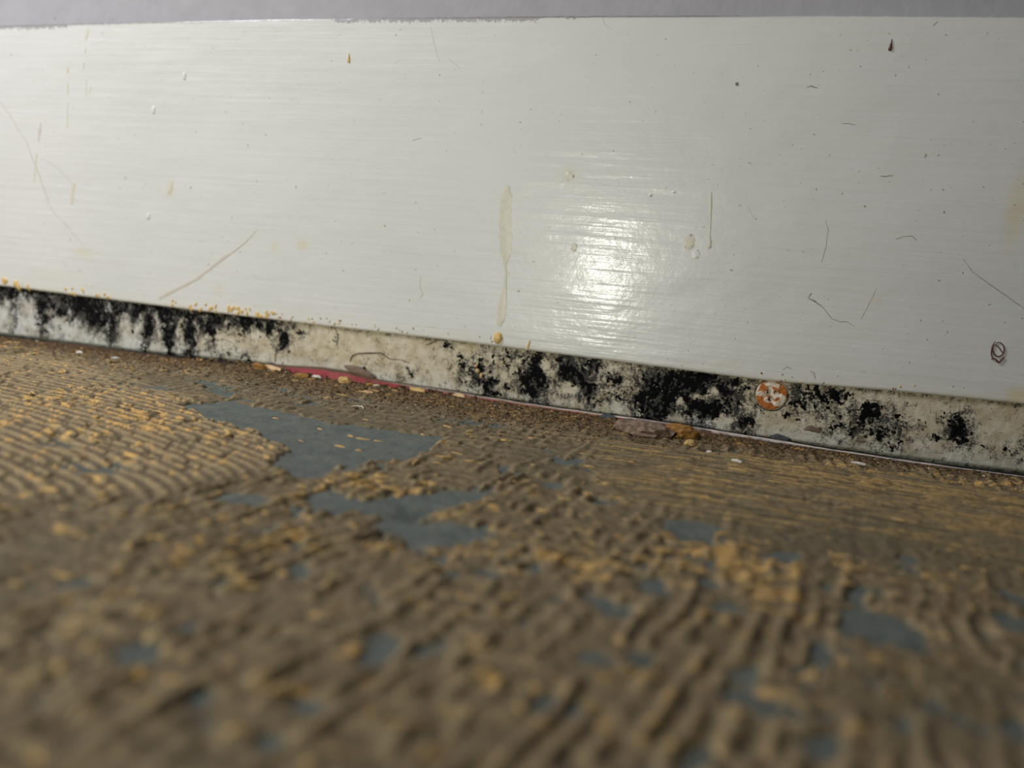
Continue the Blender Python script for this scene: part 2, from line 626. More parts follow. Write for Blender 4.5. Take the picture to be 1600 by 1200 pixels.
def mould_field(x, z, grow=1.12, pale=True):
    zt, zb = Z_EDGE(x), Z_FOOT(x)
    h = np.maximum(zt - zb, 0.004)
    t = (zt - z) / h
    D = np.zeros_like(x)
    for px, tt, rx, rt, s in MOULD:
        if 1230 < px < 1420:
            s = s * 0.78
        cx, cz, d = strip_xt(px, tt)
        ct = (Z_EDGE(cx) - cz) / max(Z_EDGE(cx) - Z_FOOT(cx), 0.004)
        q = ((x - cx) / (rx * grow * d)) ** 2 + ((t - ct) / (rt * grow)) ** 2
        g = s * np.exp(-q ** 1.25)
        D = np.maximum(D, g) + 0.30 * np.minimum(D, g)
    for px, tt, rx, rt in PALE:
        cx, cz, d = strip_xt(px, tt)
        ct = (Z_EDGE(cx) - cz) / max(Z_EDGE(cx) - Z_FOOT(cx), 0.004)
        q = ((x - cx) / (rx * d)) ** 2 + ((t - ct) / rt) ** 2
        D = D * (1 - 0.9 * np.exp(-q ** 1.5))
    # the left third is blackened all along under the edge
    top = 0.78 * (1 - sstep(-0.135, -0.110, x)) * sstep(-0.25, -0.235, x)
    D = np.maximum(D, top * 1.15 * (1 - sstep(0.12, 0.50, t + 0.9 * (fbm(x * 170, z * 40, 3, 13) - 0.5))))
    # beyond the frame the growth just goes on, patchily
    out = sstep(-0.235, -0.25, x) + sstep(0.07, 0.085, x)
    D = np.maximum(D, out * 1.3 * sstep(0.45, 0.7, fbm(x * 120, z * 120, 3, 7)) * (1 - t))
    return D, t


def build_strip():
    nu, nv = 1560, 68
    xs = np.linspace(X0, X1, nu)
    zt = Z_EDGE(xs) + 0.0012
    zb = Z_FOOT(xs) - 0.004
    tv = np.linspace(0, 1, nv)[:, None]
    Z = zt + (zb - zt) * tv
    X = np.broadcast_to(xs, Z.shape).ravel(); Z = Z.ravel()
    D, t = mould_field(X, Z)
    Y = STRIP_Y + 0.00035 * (fbm(X * 90, Z * 90, 4, 8) - 0.5) + 0.0002 * (fbm(X * 700, Z * 700, 3, 2) - 0.5)
    # slightly rounded foot
    Y += 0.0012 * np.clip((t - 0.93) / 0.07, 0, 1) ** 2
    V = np.stack([X, Y, Z], -1)
    front = grid_faces(nu, nv)
    me = mesh_np('trim_1', V, front)
    cream = sstep(-0.20, -0.13, X) * (0.75 + 0.5 * (fbm(X * 60, Z * 60, 3, 9) - 0.5)) * (1 - 0.55 * sstep(0.6, 0.95, t))
    D2, _ = mould_field(X, Z, 1.8)
    grey = np.maximum(np.clip(D, 0, 1.0) * 0.62, np.clip(D2, 0, 1.0) * 0.40) + 0.12 * (fbm(X * 200, Z * 200, 3, 10) - 0.35)
    # a darker grey line right under the edge and along the foot
    grey = np.maximum(grey, 0.30 * np.exp(-((t - 0.0) / 0.05) ** 2))
    grey = np.maximum(grey, 0.34 * np.exp(-((t - 1.02) / 0.06) ** 2))
    set_col(me, 'stain', np.stack([np.clip(grey, 0, 1), np.clip(cream, 0, 1), t * 0], -1))
    return link('trim_1', me, M['strip'])


strip = tag(build_strip(), kind='structure', label='cream band along the foot of the skirting, spotted with black mould')


def build_mould():
    nu, nv = 2500, 104
    xs = np.linspace(-0.262, 0.095, nu)
    zt = Z_EDGE(xs) + 0.0002
    zb = Z_FOOT(xs) - 0.0002
    tv = np.linspace(0, 1, nv)[:, None]
    Z = (zt + (zb - zt) * tv).ravel()
    X = np.broadcast_to(xs, (nv, nu)).ravel()
    D, t = mould_field(X, Z)
    Yb = STRIP_Y + 0.00035 * (fbm(X * 90, Z * 90, 4, 8) - 0.5) + 0.0002 * (fbm(X * 700, Z * 700, 3, 2) - 0.5) + 0.0012 * np.clip((t - 0.93) / 0.07, 0, 1) ** 2
    n = 0.55 * fbm(X * 650, Z * 520, 5, 11, 0.66) + 0.45 * fbm(X * 1900, Z * 1900, 4, 12, 0.7)
    A = 0.95 * D + 5.0 * (n - 0.5) - 0.70 - 0.8 * sstep(0.14, 0.0, D)
    # round pale dots left bare in the black
    dots = np.zeros_like(A)
    for _ in range(240):
        px = random.choice([random.uniform(855, 930), random.uniform(1000, 1170), random.uniform(60, 420), random.uniform(820, 1170)])
        cx, cz, d = strip_xt(px, random.uniform(0.03, 0.8))
        r = random.choice([1.0, 1.3, 1.6, 2.4]) * d
        k = np.abs(X - cx) < 4 * r
        dots[k] = np.maximum(dots[k], np.exp(-(((X[k] - cx) / r) ** 2 + ((Z[k] - cz) / r) ** 2)))
    A = A - 1.1 * dots
    V = np.stack([X, Yb - 0.00005 - 0.00014 * np.clip(A, 0, 1) * (0.5 + n), Z], -1)
    F = grid_faces(nu, nv)
    keep = A[F].mean(1) > 0.0
    F = F[keep]
    # give every face to the nearest surveyed patch
    strong = [(px, tt) for px, tt, rx, rt, s in MOULD if s >= 0.95 or px in (748, 1300, 1262, 975, 1370, 790, 625)]
    C = np.array([strip_xt(*q)[:2] for q in strong])
    fc = V[F].mean(1)[:, [0, 2]]
    best = np.argmin((((fc[:, None, :] - C[None]) * np.array([1.0, 0.6])) ** 2).sum(-1), 1) if len(fc) < 400000 else None
    for k in range(len(C)):
        Fk = F[best == k]
        if len(Fk) < 60:
            continue
        Vk, Fk, used = compact(V, Fk)
        me = mesh_np('mould_patch', Vk, Fk)
        set_val(me, 'amount', np.clip(A[used] * 1.5, 0, 1))
        link('mould_patch', me, M['mould'], strip)


build_mould()

# blistered and cracked old paint on the strip
for pts in ([(547, 565, 2), (550, 556, 2.6), (562, 552, 2.4), (578, 552, 3), (595, 552, 2.2), (608, 560, 1.6), (625, 562, 1.4), (640, 567, 1.0)],
            [(524, 512, 1.2), (528, 524, 1.4), (526, 540, 1.0)], [(430, 565, 1.2), (432, 545, 1.5), (424, 533, 1.2), (418, 525, .8)], [(432, 545, 1.3), (440, 532, 1.2)],
            [(318, 538, 1.5), (330, 532, 1.8), (350, 531, 1.6), (362, 535, 1.0)],
            [(1268, 630, 1.4), (1280, 622, 1.6), (1290, 634, 1.6), (1300, 645, 1.4), (1312, 650, 1.2)], [(1290, 634, 1.2), (1296, 620, 1.2)],
            [(665, 512 + 28, 1.5), (685, 531, 2.0), (700, 533, 1.4)]):
    pts = [(a, b, w * 0.75) for a, b, w in pts]
    ribbon_on_wall('paint_crack', pts, M['crack'], strip, STRIP_Y, 0.00012, 0.8)
for px, py, rx, ry, rg in ((1272, 672, 16, 6, .4), (1346, 690, 8, 2.5, .3), (1396, 697, 4.5, 3, .3), (1382, 695, 3, 1.6, .3), (1437, 657, 2.8, 2, .3), (1442, 671, 2, 2, .3)):
    blob_on_wall('bare_patch', px, py, rx, ry, M['bare'], strip, STRIP_Y, 0.0002, rot=-0.1, rag=rg)
for px, py, rx, ry in ((745, 580, 5, 3.5), (742, 572, 3, 3), (750, 588, 3, 5)):
    blob_on_wall('glue_spatter', px, py, rx, ry, M['tan'], strip, STRIP_Y, 0.0004, rag=.4)

# ------------------------------------------------------------------ marks on the white board
# long yellowish runs
ribbon_on_wall('dried_drip', [(793, 290, 8), (791, 310, 20), (789, 340, 23), (790, 380, 20), (790, 400, 13), (789, 412, 6), (790, 430, 4), (789, 445, 5), (786, 470, 13), (783, 495, 15), (780, 510, 9)], M['drip'], board, 0, 0.00003)
ribbon_on_wall('dried_drip', [(1111, 300, 4), (1110, 325, 6), (1110, 345, 3), (1109, 368, 2.5), (1109, 378, 7), (1108, 385, 8), (1107, 389, 3)], M['drip'], board, 0, 0.00003)
for pts in ([(137, 45, 4), (136, 55, 4), (134, 63, 2)], [(131, 98, 3), (130, 108, 3)], [(134, 75, 1.5), (133, 85, 1.5)], [(106, 105, 4), (105, 114, 3)],
            [(106, 128, 1.5), (106, 148, 2.2)], [(106, 160, 1.2), (105, 185, 1.6), (105, 200, 4)], [(64, 192, 3), (62, 205, 5), (60, 222, 2)],
            [(57, 240, 3), (56, 256, 3)], [(55, 258, 2), (53, 284, 3)], [(115, 287, 7), (113, 300, 7), (112, 320, 4)], [(135, 125, 1.2), (134, 150, 1.4)], [(142, 135, 1.5), (140, 146, 1.5)],
            [(268, 282, 4), (265, 295, 9), (262, 304, 3)], [(110, 372, 2), (109, 377, 4)]):
    ribbon_on_wall('dried_drip', pts, M['drip'] if random.random() < .8 else M['scuff'], board, 0, 0.00003)
blob_on_wall('dried_drip', 545, 95, 3, 4, M['amber'], board, 0, 0.0003, tear=2.2)
blob_on_wall('dried_drip', 1391, 76, 3.2, 4, M['dripdark'], board, 0, 0.0004, tear=3.2)
blob_on_wall('dried_drip', 1151, 131, 3, 3, M['speck'], board, 0, 0.0003)
blob_on_wall('glue_bead', 778, 528, 8.5, 10, M['amber'], board, 0, 0.0007, rag=.1)
ribbon_on_wall('glue_bead', [(828, 532, 2), (825, 540, 3), (824, 546, 3)], M['amber'], board, 0, 0.0002)
for px, py, rx, ry in ((1077, 378, 11, 13), (897, 386, 6, 8), (890, 275, 8, 8)):
    blob_on_wall('dried_drip', px, py, rx, ry, M['drip'], board, 0, 0.00004, rag=.2)
# raised runs of the white paint itself
for px, py, rx, ry in ((288, 119, 4, 7), (240, 172, 4, 7), (231, 338, 4, 6), (1016, 305, 3, 3), (1053, 300, 3, 2)):
    blob_on_wall('paint_run', px, py, rx, ry, M['paintblob'], board, 0, 0.00022, rag=.15)
blob_on_wall('paint_run', 1087, 397, 9, 8, M['paintblob'], board, 0, 0.00005, rag=.2)
# orange glue spatter just over the lower edge
random.seed(21)
for a, b, n, s in ((2, 50, 8, 1.25), (100, 178, 11, .9), (255, 300, 5, .8), (290, 430, 34, .95), (430, 560, 24, .5), (560, 800, 14, .45), (1180, 1290, 7, .5), (1380, 1430, 4, .6)):
    for _ in range(n):
        px = random.uniform(a, b)
        e = np.interp(px, [0, 300, 500, 700, 1000, 1200, 1400, 1600], [447, 485, 509, 532, 570, 596, 612, 632])
        py = e - random.uniform(2, 13)
        blob_on_wall('glue_spatter', px, py, random.uniform(1.4, 3.6) * s, random.uniform(2.2, 5.5) * s, M['amber'] if s > .6 else random.choice([M['speck'], M['amber'], M['brown']]), board, 0, 0.00028 * s, rot=random.uniform(-.7, .7), rag=.3, seg=9)
# scratches and scuffs
ribbon_on_wall('scuff_mark', [(248, 466, 7), (275, 452, 7), (305, 437, 6), (330, 418, 6), (350, 402, 7), (362, 395, 4), (385, 377, 3), (402, 358, 1.5)], M['scuff'], board, 0, 0.00002)
SCR = ([(0, 160, 1.2), (15, 178, 1.4), (30, 205, 1.3), (42, 222, 1.4), (52, 250, 1.8), (62, 275, 2), (72, 305, 1.5), (82, 330, 1.2), (98, 345, 1.4), (115, 365, 1.2), (132, 385, 1)],
            [(55, 243, 1), (80, 255, 1.2), (100, 272, 1.2), (112, 286, 1)], [(672, 40, 1.2), (680, 75, 1.2), (686, 95, 1)], [(700, 90, 1), (718, 107, 1)],
            [(1268, 458, 3), (1262, 466, 2.5), (1272, 470, 3), (1285, 480, 1.4), (1300, 498, 1.2), (1312, 503, 1.2), (1325, 503, 1.5), (1335, 510, 1)], [(1345, 500, .8), (1358, 475, 1), (1370, 450, .8)],
            [(1400, 374, 1), (1412, 370, 1.5), (1425, 369, 1.8), (1433, 376, 1)], [(1505, 405, 1), (1520, 425, 1.4), (1540, 440, 1.5), (1565, 457, 2), (1600, 482, 1.2)], [(1290, 345, 1), (1294, 360, 1), (1290, 388, 1.4), (1284, 410, 1)],
            [(657, 432, 1.2), (656, 448, 1.5), (661, 460, 1.8), (655, 468, 1)], [(645, 219, 3), (652, 217, 3), (660, 216, 1.5)], [(1168, 322, 1), (1175, 335, 1.5), (1178, 342, 1)], [(1458, 40, 2), (1465, 34, 2)],
            [(1260, 137, 1.5), (1268, 135, 3), (1278, 138, 1)], [(1315, 193, 1), (1326, 193, 2), (1337, 195, 1)], [(1375, 275, 1.5), (1382, 276, 3), (1396, 274, 1.5)], [(1222, 578, 1.2), (1230, 573, 2), (1238, 577, 1)], [(1266, 580, 1), (1272, 583, 2), (1274, 592, 1.5)],
            [(940, 26, 1.5), (945, 38, 1.5), (955, 46, 1)], [(830, 30, 2), (838, 36, 2)])
for pts in SCR:
    pts = [(a, b, w * 0.7) for a, b, w in pts]
    ribbon_on_wall('scratch', pts, M['scratch'] if pts[0][0] < 1200 else M['speck'], board, 0, 0.00002, 0.5)
# dark specks, merged: too small to pick apart
SPK = [(415, 211), (421, 154), (171, 152), (183, 256), (138, 226), (135, 333), (298, 293), (85, 29), (1294, 468), (1297, 510), (1313, 55), (1389, 52), (1478, 54), (1420, 105), (1466, 147), (1369, 175), (1316, 302), (1445, 245), (1372, 263), (1598, 287),
       (1298, 510), (1480, 519), (1396, 590), (1346, 581), (1597, 497), (895, 405), (748, 334), (813, 363), (866, 262), (1107, 280), (1172, 255), (1200, 256), (1054, 103), (1160, 120), (1019, 136), (915, 119), (676, 511), (700, 520), (1040, 555), (1098, 568),
       (1000, 545), (1380, 545), (1550, 578), (1560, 60), (1520, 190), (1230, 70), (500, 150), (560, 250), (300, 380), (330, 399), (332, 396), (190, 440), (470, 520 - 40), (345, 463)]
random.seed(4)
V, F = [], []
for px, py in SPK + [(random.uniform(0, 1600), random.uniform(50, 480)) for _ in range(70)]:
    x, z, d = on_board(px, py)
    r = random.uniform(0.9, 2.0) * d
    b = len(V)
    V.append((x, -0.00015, z))
    for k in range(6):
        q = r * random.uniform(.7, 1.2)
        V.append((x + q * math.cos(k * PI / 3), 0.00018, z + q * math.sin(k * PI / 3)))
    F += [(b, b + 1 + k, b + 1 + (k + 1) % 6) for k in range(6)]
tag(link('dark_specks', mesh_np('dark_specks', np.array(V), np.array(F)), M['speck'], board), kind='stuff')


# curled fibre stuck on the board near the right edge
def tube_on_wall(name, pts, r, mat, parent=None, y=-0.0002):
    P = []
    n = len(pts)
    for i in range(n - 1):
        p0, p1, p2, p3 = [np.array(pts[min(max(i + k, 0), n - 1)], float) for k in (-1, 0, 1, 2)]
        for s in range(5):
            t = s / 5
            P.append(0.5 * (2 * p1 + (p2 - p0) * t + (2 * p0 - 5 * p1 + 4 * p2 - p3) * t * t + (3 * p1 - p0 - 3 * p2 + p3) * t ** 3))
    P.append(np.array(pts[-1], float))
    W = np.array([on_wall(q[0], q[1], y) for q in P])
    W[:, 1] = y
    V, F = [], []
    for i, w in enumerate(W):
        tdir = W[min(i + 1, len(W) - 1)] - W[max(i - 1, 0)]
        tdir /= np.linalg.norm(tdir) + 1e-12
        nrm = np.array([-tdir[2], 0, tdir[0]])
        rr = r * (0.6 + 0.4 * math.sin(PI * i / (len(W) - 1)))
        for k in range(6):
            a = k * PI / 3
            V.append(w + rr * (math.cos(a) * nrm + math.sin(a) * np.array([0, 1.0, 0])))
    for i in range(len(W) - 1):
        for k in range(6):
            F.append((i * 6 + k, i * 6 + (k + 1) % 6, i * 6 + 6 + (k + 1) % 6, i * 6 + 6 + k))
    return link(name, mesh_np(name, np.array(V), np.array(F)), mat, parent)


fib = tube_on_wall('curled_fibre', [(1558 + 9.0 * math.cos(a) + 2, 546 + 11 * math.sin(a)) for a in [k * PI / 7 - 2.0 for k in range(14)]] + [(1559, 541), (1564, 548), (1568, 553)], 0.00015, M['fibre'])
tag(fib, 'dark red-brown curled fibre loop stuck to the white skirting at far right', 'fibre')
tube_on_wall('fibre_strand', [(1555, 533), (1551, 540), (1549, 550), (1550, 558), (1553, 560)], 0.00013, M['fibre'], fib)
tube_on_wall('fibre_knot', [(1549, 561), (1555, 561), (1560, 566), (1565, 562), (1569, 558)], 0.00022, M['fibre'], fib)


# ------------------------------------------------------------------ rusty screw in the strip
def build_screw():
    px, py = 1205, 617
    c = on_wall(px, py, STRIP_Y)
    Rr = 24.0 * depth(c) / F_PX
    root = bpy.data.objects.new('wood_screw', None)
    COL.objects.link(root)
    root.location = c
    tag(root, 'rusty cross-head screw with flaking cream paint, sunk in the mouldy strip', 'screw')
    nr, na = 30, 96
    V = [(0, 0.0004, 0)]
    colr = []
    rust, dark, pale = lin(186, 112, 54), lin(60, 36, 18), lin(238, 224, 202)
    def shade(u, w, r):
        n = float(fbm(np.array([u * 3.1 + 5]), np.array([w * 3.1 + 2]), 4, 3)[0])
        n2 = float(fbm(np.array([u * 8 + 1]), np.array([w * 8 + 7]), 3, 6)[0])
        col = rust * (0.70 + 0.7 * n2)
        ang = math.atan2(w, u)
        # paint left in the cross, at the rim lower right and upper left, as in the photograph
        pm = 0.0
        pm = max(pm, 1.0 - abs((u - 0.02) + 0.35 * (w - 0.1)) / 0.17 if w > -0.25 and w < 0.9 else 0)
        pm = max(pm, 1.1 - math.hypot((u + 0.15) / 0.55, (w - 0.72) / 0.22))
        pm = max(pm, 1.0 - math.hypot((u - 0.78) / 0.22, (w + 0.3) / 0.5))
        pm = max(pm, 1.0 - math.hypot((u - 0.35) / 0.35, (w + 0.50) / 0.25))
        pm = max(pm, 1.0 - math.hypot((u - 0.30) / 0.16, (w - 0.16) / 0.14))
        k = min(1, max(0, (pm + 1.6 * (n - 0.5) - 0.05) * 6))
        col = col * (1 - k) + pale * k
        dk = max(1.0 - math.hypot((u + 0.18) / 0.13, (w - 0.12) / 0.26), 1.0 - math.hypot((u - 0.0) / 0.2, (w + 0.28) / 0.17), 0.8 - math.hypot((u - .22) / .12, (w - .22) / .12))
        k = min(1, max(0, dk * 3))
        col = col * (1 - k) + dark * k
        return col, k
    col0, _ = shade(0, 0, 0)
    colr.append(col0)
    for i in range(1, nr + 1):
        r = i / nr
        for j in range(na):
            a = 2 * PI * j / na
            u, w = r * math.cos(a), r * math.sin(a)
            col, k = shade(u, w, r)
            ur, wr = u * math.cos(.35) + w * math.sin(.35), -u * math.sin(.35) + w * math.cos(.35)
            cross = min(abs(ur), abs(wr)) < 0.13 and r < 0.62
            y = -0.00055 * math.sqrt(max(0, 1 - 0.75 * r * r)) + (0.00035 if cross else 0) + 0.0004 * k
            y += 0.0002 * (float(vnoise(np.array([u * 6 + 3]), np.array([w * 6 + 8]), 2)[0]) - 0.5)
            if r > 0.95:
                y += (r - 0.95) / 0.05 * 0.0008
            rr = Rr * (1 + 0.02 * math.sin(3 * a + 1))
            V.append((u * rr, y, w * rr)); colr.append(col)
    F3 = [(0, 1 + j, 1 + (j + 1) % na) for j in range(na)]
    for i in range(nr - 1):
        o = 1 + i * na
        for j in range(na):
            a, b = o + j, o + (j + 1) % na
            F3 += [(a, a + na, b + na), (a, b + na, b)]
    me = mesh_np('head', np.array(V), np.array(F3))
    set_col(me, 'tint', np.array(colr))
    link('head', me, M['screw'], root)
    # dark rim of the countersink, wider at lower right
    V, F, cc = [], [], []
    for j in range(na):
        a = 2 * PI * j / na
        wob = 0.03 * math.sin(5 * a) + 0.02 * math.sin(11 * a + 2)
        wide = 1.10 + 0.07 * max(0, math.cos(a + 0.7)) + wob
        for r, y in ((0.97, 0.0004), (1.02, -0.00010), (wide, 0.0002)):
            V.append((Rr * r * math.cos(a), y, Rr * r * math.sin(a)))
            cc.append(lin(40, 33, 26))
    for j in range(na):
        b = ((j + 1) % na) * 3
        for k in range(2):
            F.append((j * 3 + k, j * 3 + k + 1, b + k + 1, b + k))
    me = mesh_np('rim', np.array(V), np.array(F))
    set_col(me, 'tint', np.array(cc))
    link('rim', me, M['screw'], root)


build_screw()

# ------------------------------------------------------------------ floor
def W2(px, py):
    p = on_floor(px, py)
    return float(p[0]), float(p[1])


def wpoly(pts):
    return [W2(*q) for q in pts]


def floor_tilt(x, y):
    return np.clip(Z_FOOT(x), -0.003, 0.002) * np.exp(np.minimum(y, 0) / 0.05)


def blobs(X, Y, lst, power=1.3):
    D = np.zeros_like(X)
    for px, py, rx, ry, s in lst:
        cx, cy = W2(px, py)
        dd = depth((cx, cy, 0))
        sx, sy = rx * dd / F_PX, ry * dd * dd / (CAM[2] * F_PX)
        # the photograph's axes on the floor are rotated by the yaw of the camera
        c, s_ = math.cos(YAW), math.sin(YAW)
        u = (X - cx) * c + (Y - cy) * s_
        v = -(X - cx) * s_ + (Y - cy) * c
        D = np.maximum(D, s * np.exp(-((u / sx) ** 2 + (v / sy) ** 2) ** power))
    return D


EDGE = [(60, 533, 536), (100, 537, 541), (170, 546, 550), (250, 556, 561), (330, 564, 571), (400, 569, 577), (450, 572, 586), (500, 575, 594), (540, 581, 598), (580, 592, 604), (640, 602, 611), (700, 611, 619),
        (760, 621, 628), (850, 635, 640), (950, 649, 654), (1050, 662, 667), (1130, 675, 679), (1200, 686, 690), (1300, 703, 707), (1400, 718, 722), (1500, 732, 736), (1640, 750, 755)]


def flap_points(px, yt, yb):
    """foot and top of the torn vinyl: standing on edge at the right, a sloping flap where it is red"""
    k = float(np.interp(px, [250, 400, 600, 720], [0, 1, 1, 0]))
    T = on_wall(px, yt, -0.0030) * (1 - k) + on_wall(px, yt, -0.0018) * k
    A = on_wall(px, yb + 3, -0.0034) * (1 - k) + on_floor(px, yb, 0.0004) * k
    return A, T


_EW = np.array([flap_points(*q)[0][:2] for q in EDGE])


def flap_y(x):
    """front line of the torn vinyl on the floor"""
    return np.minimum(np.interp(x, _EW[:, 0], _EW[:, 1]), -0.0018)


def floor_fields(X, Y):
    wx = X + 0.005 * (fbm(X * 90, Y * 90, 6, 1, 0.62) - 0.5)
    wy = Y + 0.006 * (fbm(X * 90 + 40, Y * 90, 6, 2, 0.62) - 0.5)
    sA = poly_sd(wx, wy, wpoly([(-150, 545), (60, 560), (200, 592), (330, 640), (400, 672), (470, 708), (430, 735), (340, 752), (250, 772), (120, 775), (0, 772), (-200, 800)]))
    sB = poly_sd(wx, wy, wpoly([(930, 690), (1150, 715), (1400, 745), (1680, 790), (1680, 885), (1420, 850), (1200, 822), (1060, 800), (950, 770)]))
    wA = 1 - sstep(-0.004, 0.004, sA)
    wB = (1 - sstep(-0.003, 0.006, sB)) * (1 - wA)
    wD = np.clip(1 - wA - wB, 0, 1)
    jx, jy = (0.0012 + 0.0024 * wD) * (fbm(X * 110, Y * 110, 4, 3) - 0.5), (0.0010 + 0.001 * wD) * (fbm(X * 70, Y * 70 + 9, 3, 4) - 0.5)
    # trowel sweep A: arcs
    rA = np.hypot(X + 0.17 + jx, Y + 0.33 + jy)
    pA = rA / 0.0023
    pB = (Y + jy + 0.02 * X + 1.5 * (X - 0.02) ** 2) / 0.0023
    th = math.radians(78)
    q = (X + jx) * math.sin(th) - (Y + jy) * math.cos(th)
    q = q + 0.9 * (Y + 0.12) ** 2
    pD = q / 0.0027
    def prof(p, k=1.0):
        return (0.5 + 0.5 * np.cos(2 * PI * p)) ** k
    alongA = fbm(np.arctan2(Y + 0.33, X + 0.17) * 130, np.floor(pA + .5) * 3.7, 3, 5)
    alongB = fbm(X * 160, np.floor(pB + .5) * 3.7, 3, 6)
    alongD = fbm(Y * 260, np.floor(pD + .5) * 3.7, 3, 7)
    rgA = prof(pA, 1.0) * sstep(0.16, 0.42, alongA)
    rgB = prof(pB) * sstep(0.18, 0.50, alongB)
    rgD = prof(pD, 1.2) * sstep(0.38, 0.66, alongD)
    # a second, crossing pass inside D
    cross = prof((Y + jy * 2 - 0.17 * X) / 0.0042, 2.0) * sstep(0.45, 0.7, fbm(X * 140, Y * 60, 3, 8))
    rgD = np.maximum(rgD, 0.8 * cross)
    smoothB = blobs(X, Y, [(1350, 850, 260, 40, 1.0), (1480, 1100, 160, 90, .8), (40, 860, 110, 70, .75), (250, 1190, 200, 50, .55)])
    ridge = wA * rgA + wB * rgB * 0.75 + 0.72 * wD * rgD * (1 - 0.75 * smoothB)
    lump = fbm(X * 420, Y * 420, 4, 9, 0.6)
    lump2 = fbm(X * 150, Y * 150, 4, 10, 0.55)
    # bare screed patches
    wx = wx + 0.0026 * (fbm(X * 420, Y * 420, 4, 5, 0.6) - 0.5)
    wy = wy + 0.0040 * (fbm(X * 420 + 9, Y * 420, 4, 6, 0.6) - 0.5)
    sP = poly_sd(wx, wy, wpoly([(285, 636), (345, 631), (400, 640), (470, 654), (560, 668), (640, 680), (692, 688), (684, 700), (610, 712), (575, 722), (520, 730), (500, 745), (470, 742), (435, 728), (462, 705), (430, 690), (385, 672), (330, 655)]))
    sQ = poly_sd(wx, wy, wpoly([(500, 772), (520, 770), (545, 786), (600, 790), (690, 774), (742, 771), (735, 783), (680, 800), (650, 816), (760, 828), (775, 842), (700, 846), (630, 838), (596, 822), (570, 806), (520, 806), (500, 796)]))
    bare = np.maximum(1 - sstep(-0.0008, 0.0014, sP), 1 - sstep(-0.0008, 0.002, sQ))
    bare = np.maximum(bare, 1.15 * blobs(X, Y, [(375, 780, 38, 8, .8), (1085, 830, 40, 16, .72), (1020, 915, 26, 14, .6), (1385, 985, 52, 24, 1.0), (1330, 985, 30, 12, .6), (1590, 978, 34, 16, .9), (215, 1022, 28, 20, .75), (592, 1020, 26, 26, .8),
                                                (312, 1092, 20, 12, .75), (424, 1162, 26, 14, .7), (468, 893, 16, 12, .6), (420, 833, 14, 10, .5), (930, 1030, 26, 12, .55), (690, 560 + 320, 16, 10, .5), (290, 990, 14, 12, .5), (480, 1105, 24, 10, .55),
                                                (770, 900, 14, 10, .5), (1135, 950, 20, 8, .55), (1000, 1030, 24, 12, .4), (870, 760, 20, 6, .5), (240, 610, 24, 4, .4), (150, 740, 60, 7, .5), (90, 700, 40, 6, .45)]))
    holes = sstep(0.60, 0.72, lump2) * (0.30 + 0.5 * wD + .3 * wA)
    film = blobs(X, Y, [(600, 655, 200, 26, .8), (850, 715, 130, 26, .6), (350, 610, 200, 14, .6)])       # thin dusty skim
    # dust and grit heaped against the skirting
    wid = np.interp(X, [-0.26, -0.2, -0.12, -0.05, 0.0, 0.03, 0.09], [0.020, 0.020, 0.024, 0.032, 0.022, 0.011, 0.008]) * (0.75 + 0.5 * fbm(X * 70, Y * 70, 3, 11))
    bank = 1 - sstep(0.55, 1.15, -Y / wid)
    grit = fbm(X * 1100, Y * 900, 3, 12, 0.7)
    th_ = 0.00030 + (0.00105 - 0.0003 * wA) * ridge + 0.00042 * (lump - 0.5) * 2 * (0.35 + 0.65 * wD) + 0.0004 * (lump2 - 0.5) * wD
    th_ = th_ * (1 - 0.75 * film) + film * 0.00012 * (lump * 2)
    th_ = th_ - 0.0016 * np.clip(bare, 0, 1) * (0.75 + 0.5 * lump) - 0.0009 * holes * (0.3 + 1 - ridge)
    th_ = th_ * (1 - 0.8 * bank) + bank * (0.0003 + 0.0009 * (grit - 0.45) + 0.0002 * (1 + Y / np.maximum(wid, 1e-4)))
    th_ = th_ + 0.0002 * (grit - 0.5)
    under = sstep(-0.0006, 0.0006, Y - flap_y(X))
    th_ = th_ * (1 - (0.80 + 0 * X) * sstep(-0.0045, -0.0006, Y - flap_y(X)))
    th_ = th_ * (1 - under) + 0.00016 * under * (0.5 + grit)
    # ---- colour of the stuff, plus shade painted in behind the vinyl
    och = blobs(X, Y, [(225, 665, 80, 30, .48), (80, 640, 130, 40, .22), (330, 700, 110, 40, .08), (560, 765, 110, 26, .42), (900, 880, 90, 26, .5), (1130, 875, 110, 46, .75), (1210, 945, 60, 30, .55), (1330, 750, 150, 24, .45), (1560, 790, 90, 24, .55),
                        (1340, 890, 40, 20, .5), (1500, 905, 60, 14, .35), (120, 832, 44, 14, .55), (440, 852, 46, 20, .5), (300, 1065, 60, 14, .5), (640, 720, 60, 8, .3), (700, 850, 160, 60, .25), (500, 760, 60, 12, .4), (1600, 770, 160, 14, .4),
                        (210, 1060, 30, 20, .3), (1360, 1035, 30, 14, .5), (350, 900, 300, 120, .14), (900, 1100, 300, 80, .12), (620, 680, 26, 6, .6), (740, 680, 36, 8, .35), (820, 1110, 120, 20, .28)])
    on = 0.6 * fbm(X * 480, Y * 860, 4, 13, 0.6) + 0.4 * fbm(X * 1100, Y * 1300, 3, 14, 0.6)
    och_m = sstep(0.60, 0.74, on + 0.30 * och + (0.10 + 0.22 * wB) * (ridge - 0.4) - 0.25 * bank - 0.2 * film)
    lineB = sstep(0.42, 0.64, fbm(X * 130 + 5, np.floor(pB + .5) * 5.3, 4, 2, 0.6) + 0.16 * och) * sstep(0.35, 0.8, prof(pB))
    och_m = och_m * (1 - 0.8 * wB) + 0.40 * wB * lineB * (1 - bank)
    base = lin(146, 128, 96)[None] * (0.78 + 0.44 * lump2)[:, None]
    grey = lin(116, 108, 84)[None]
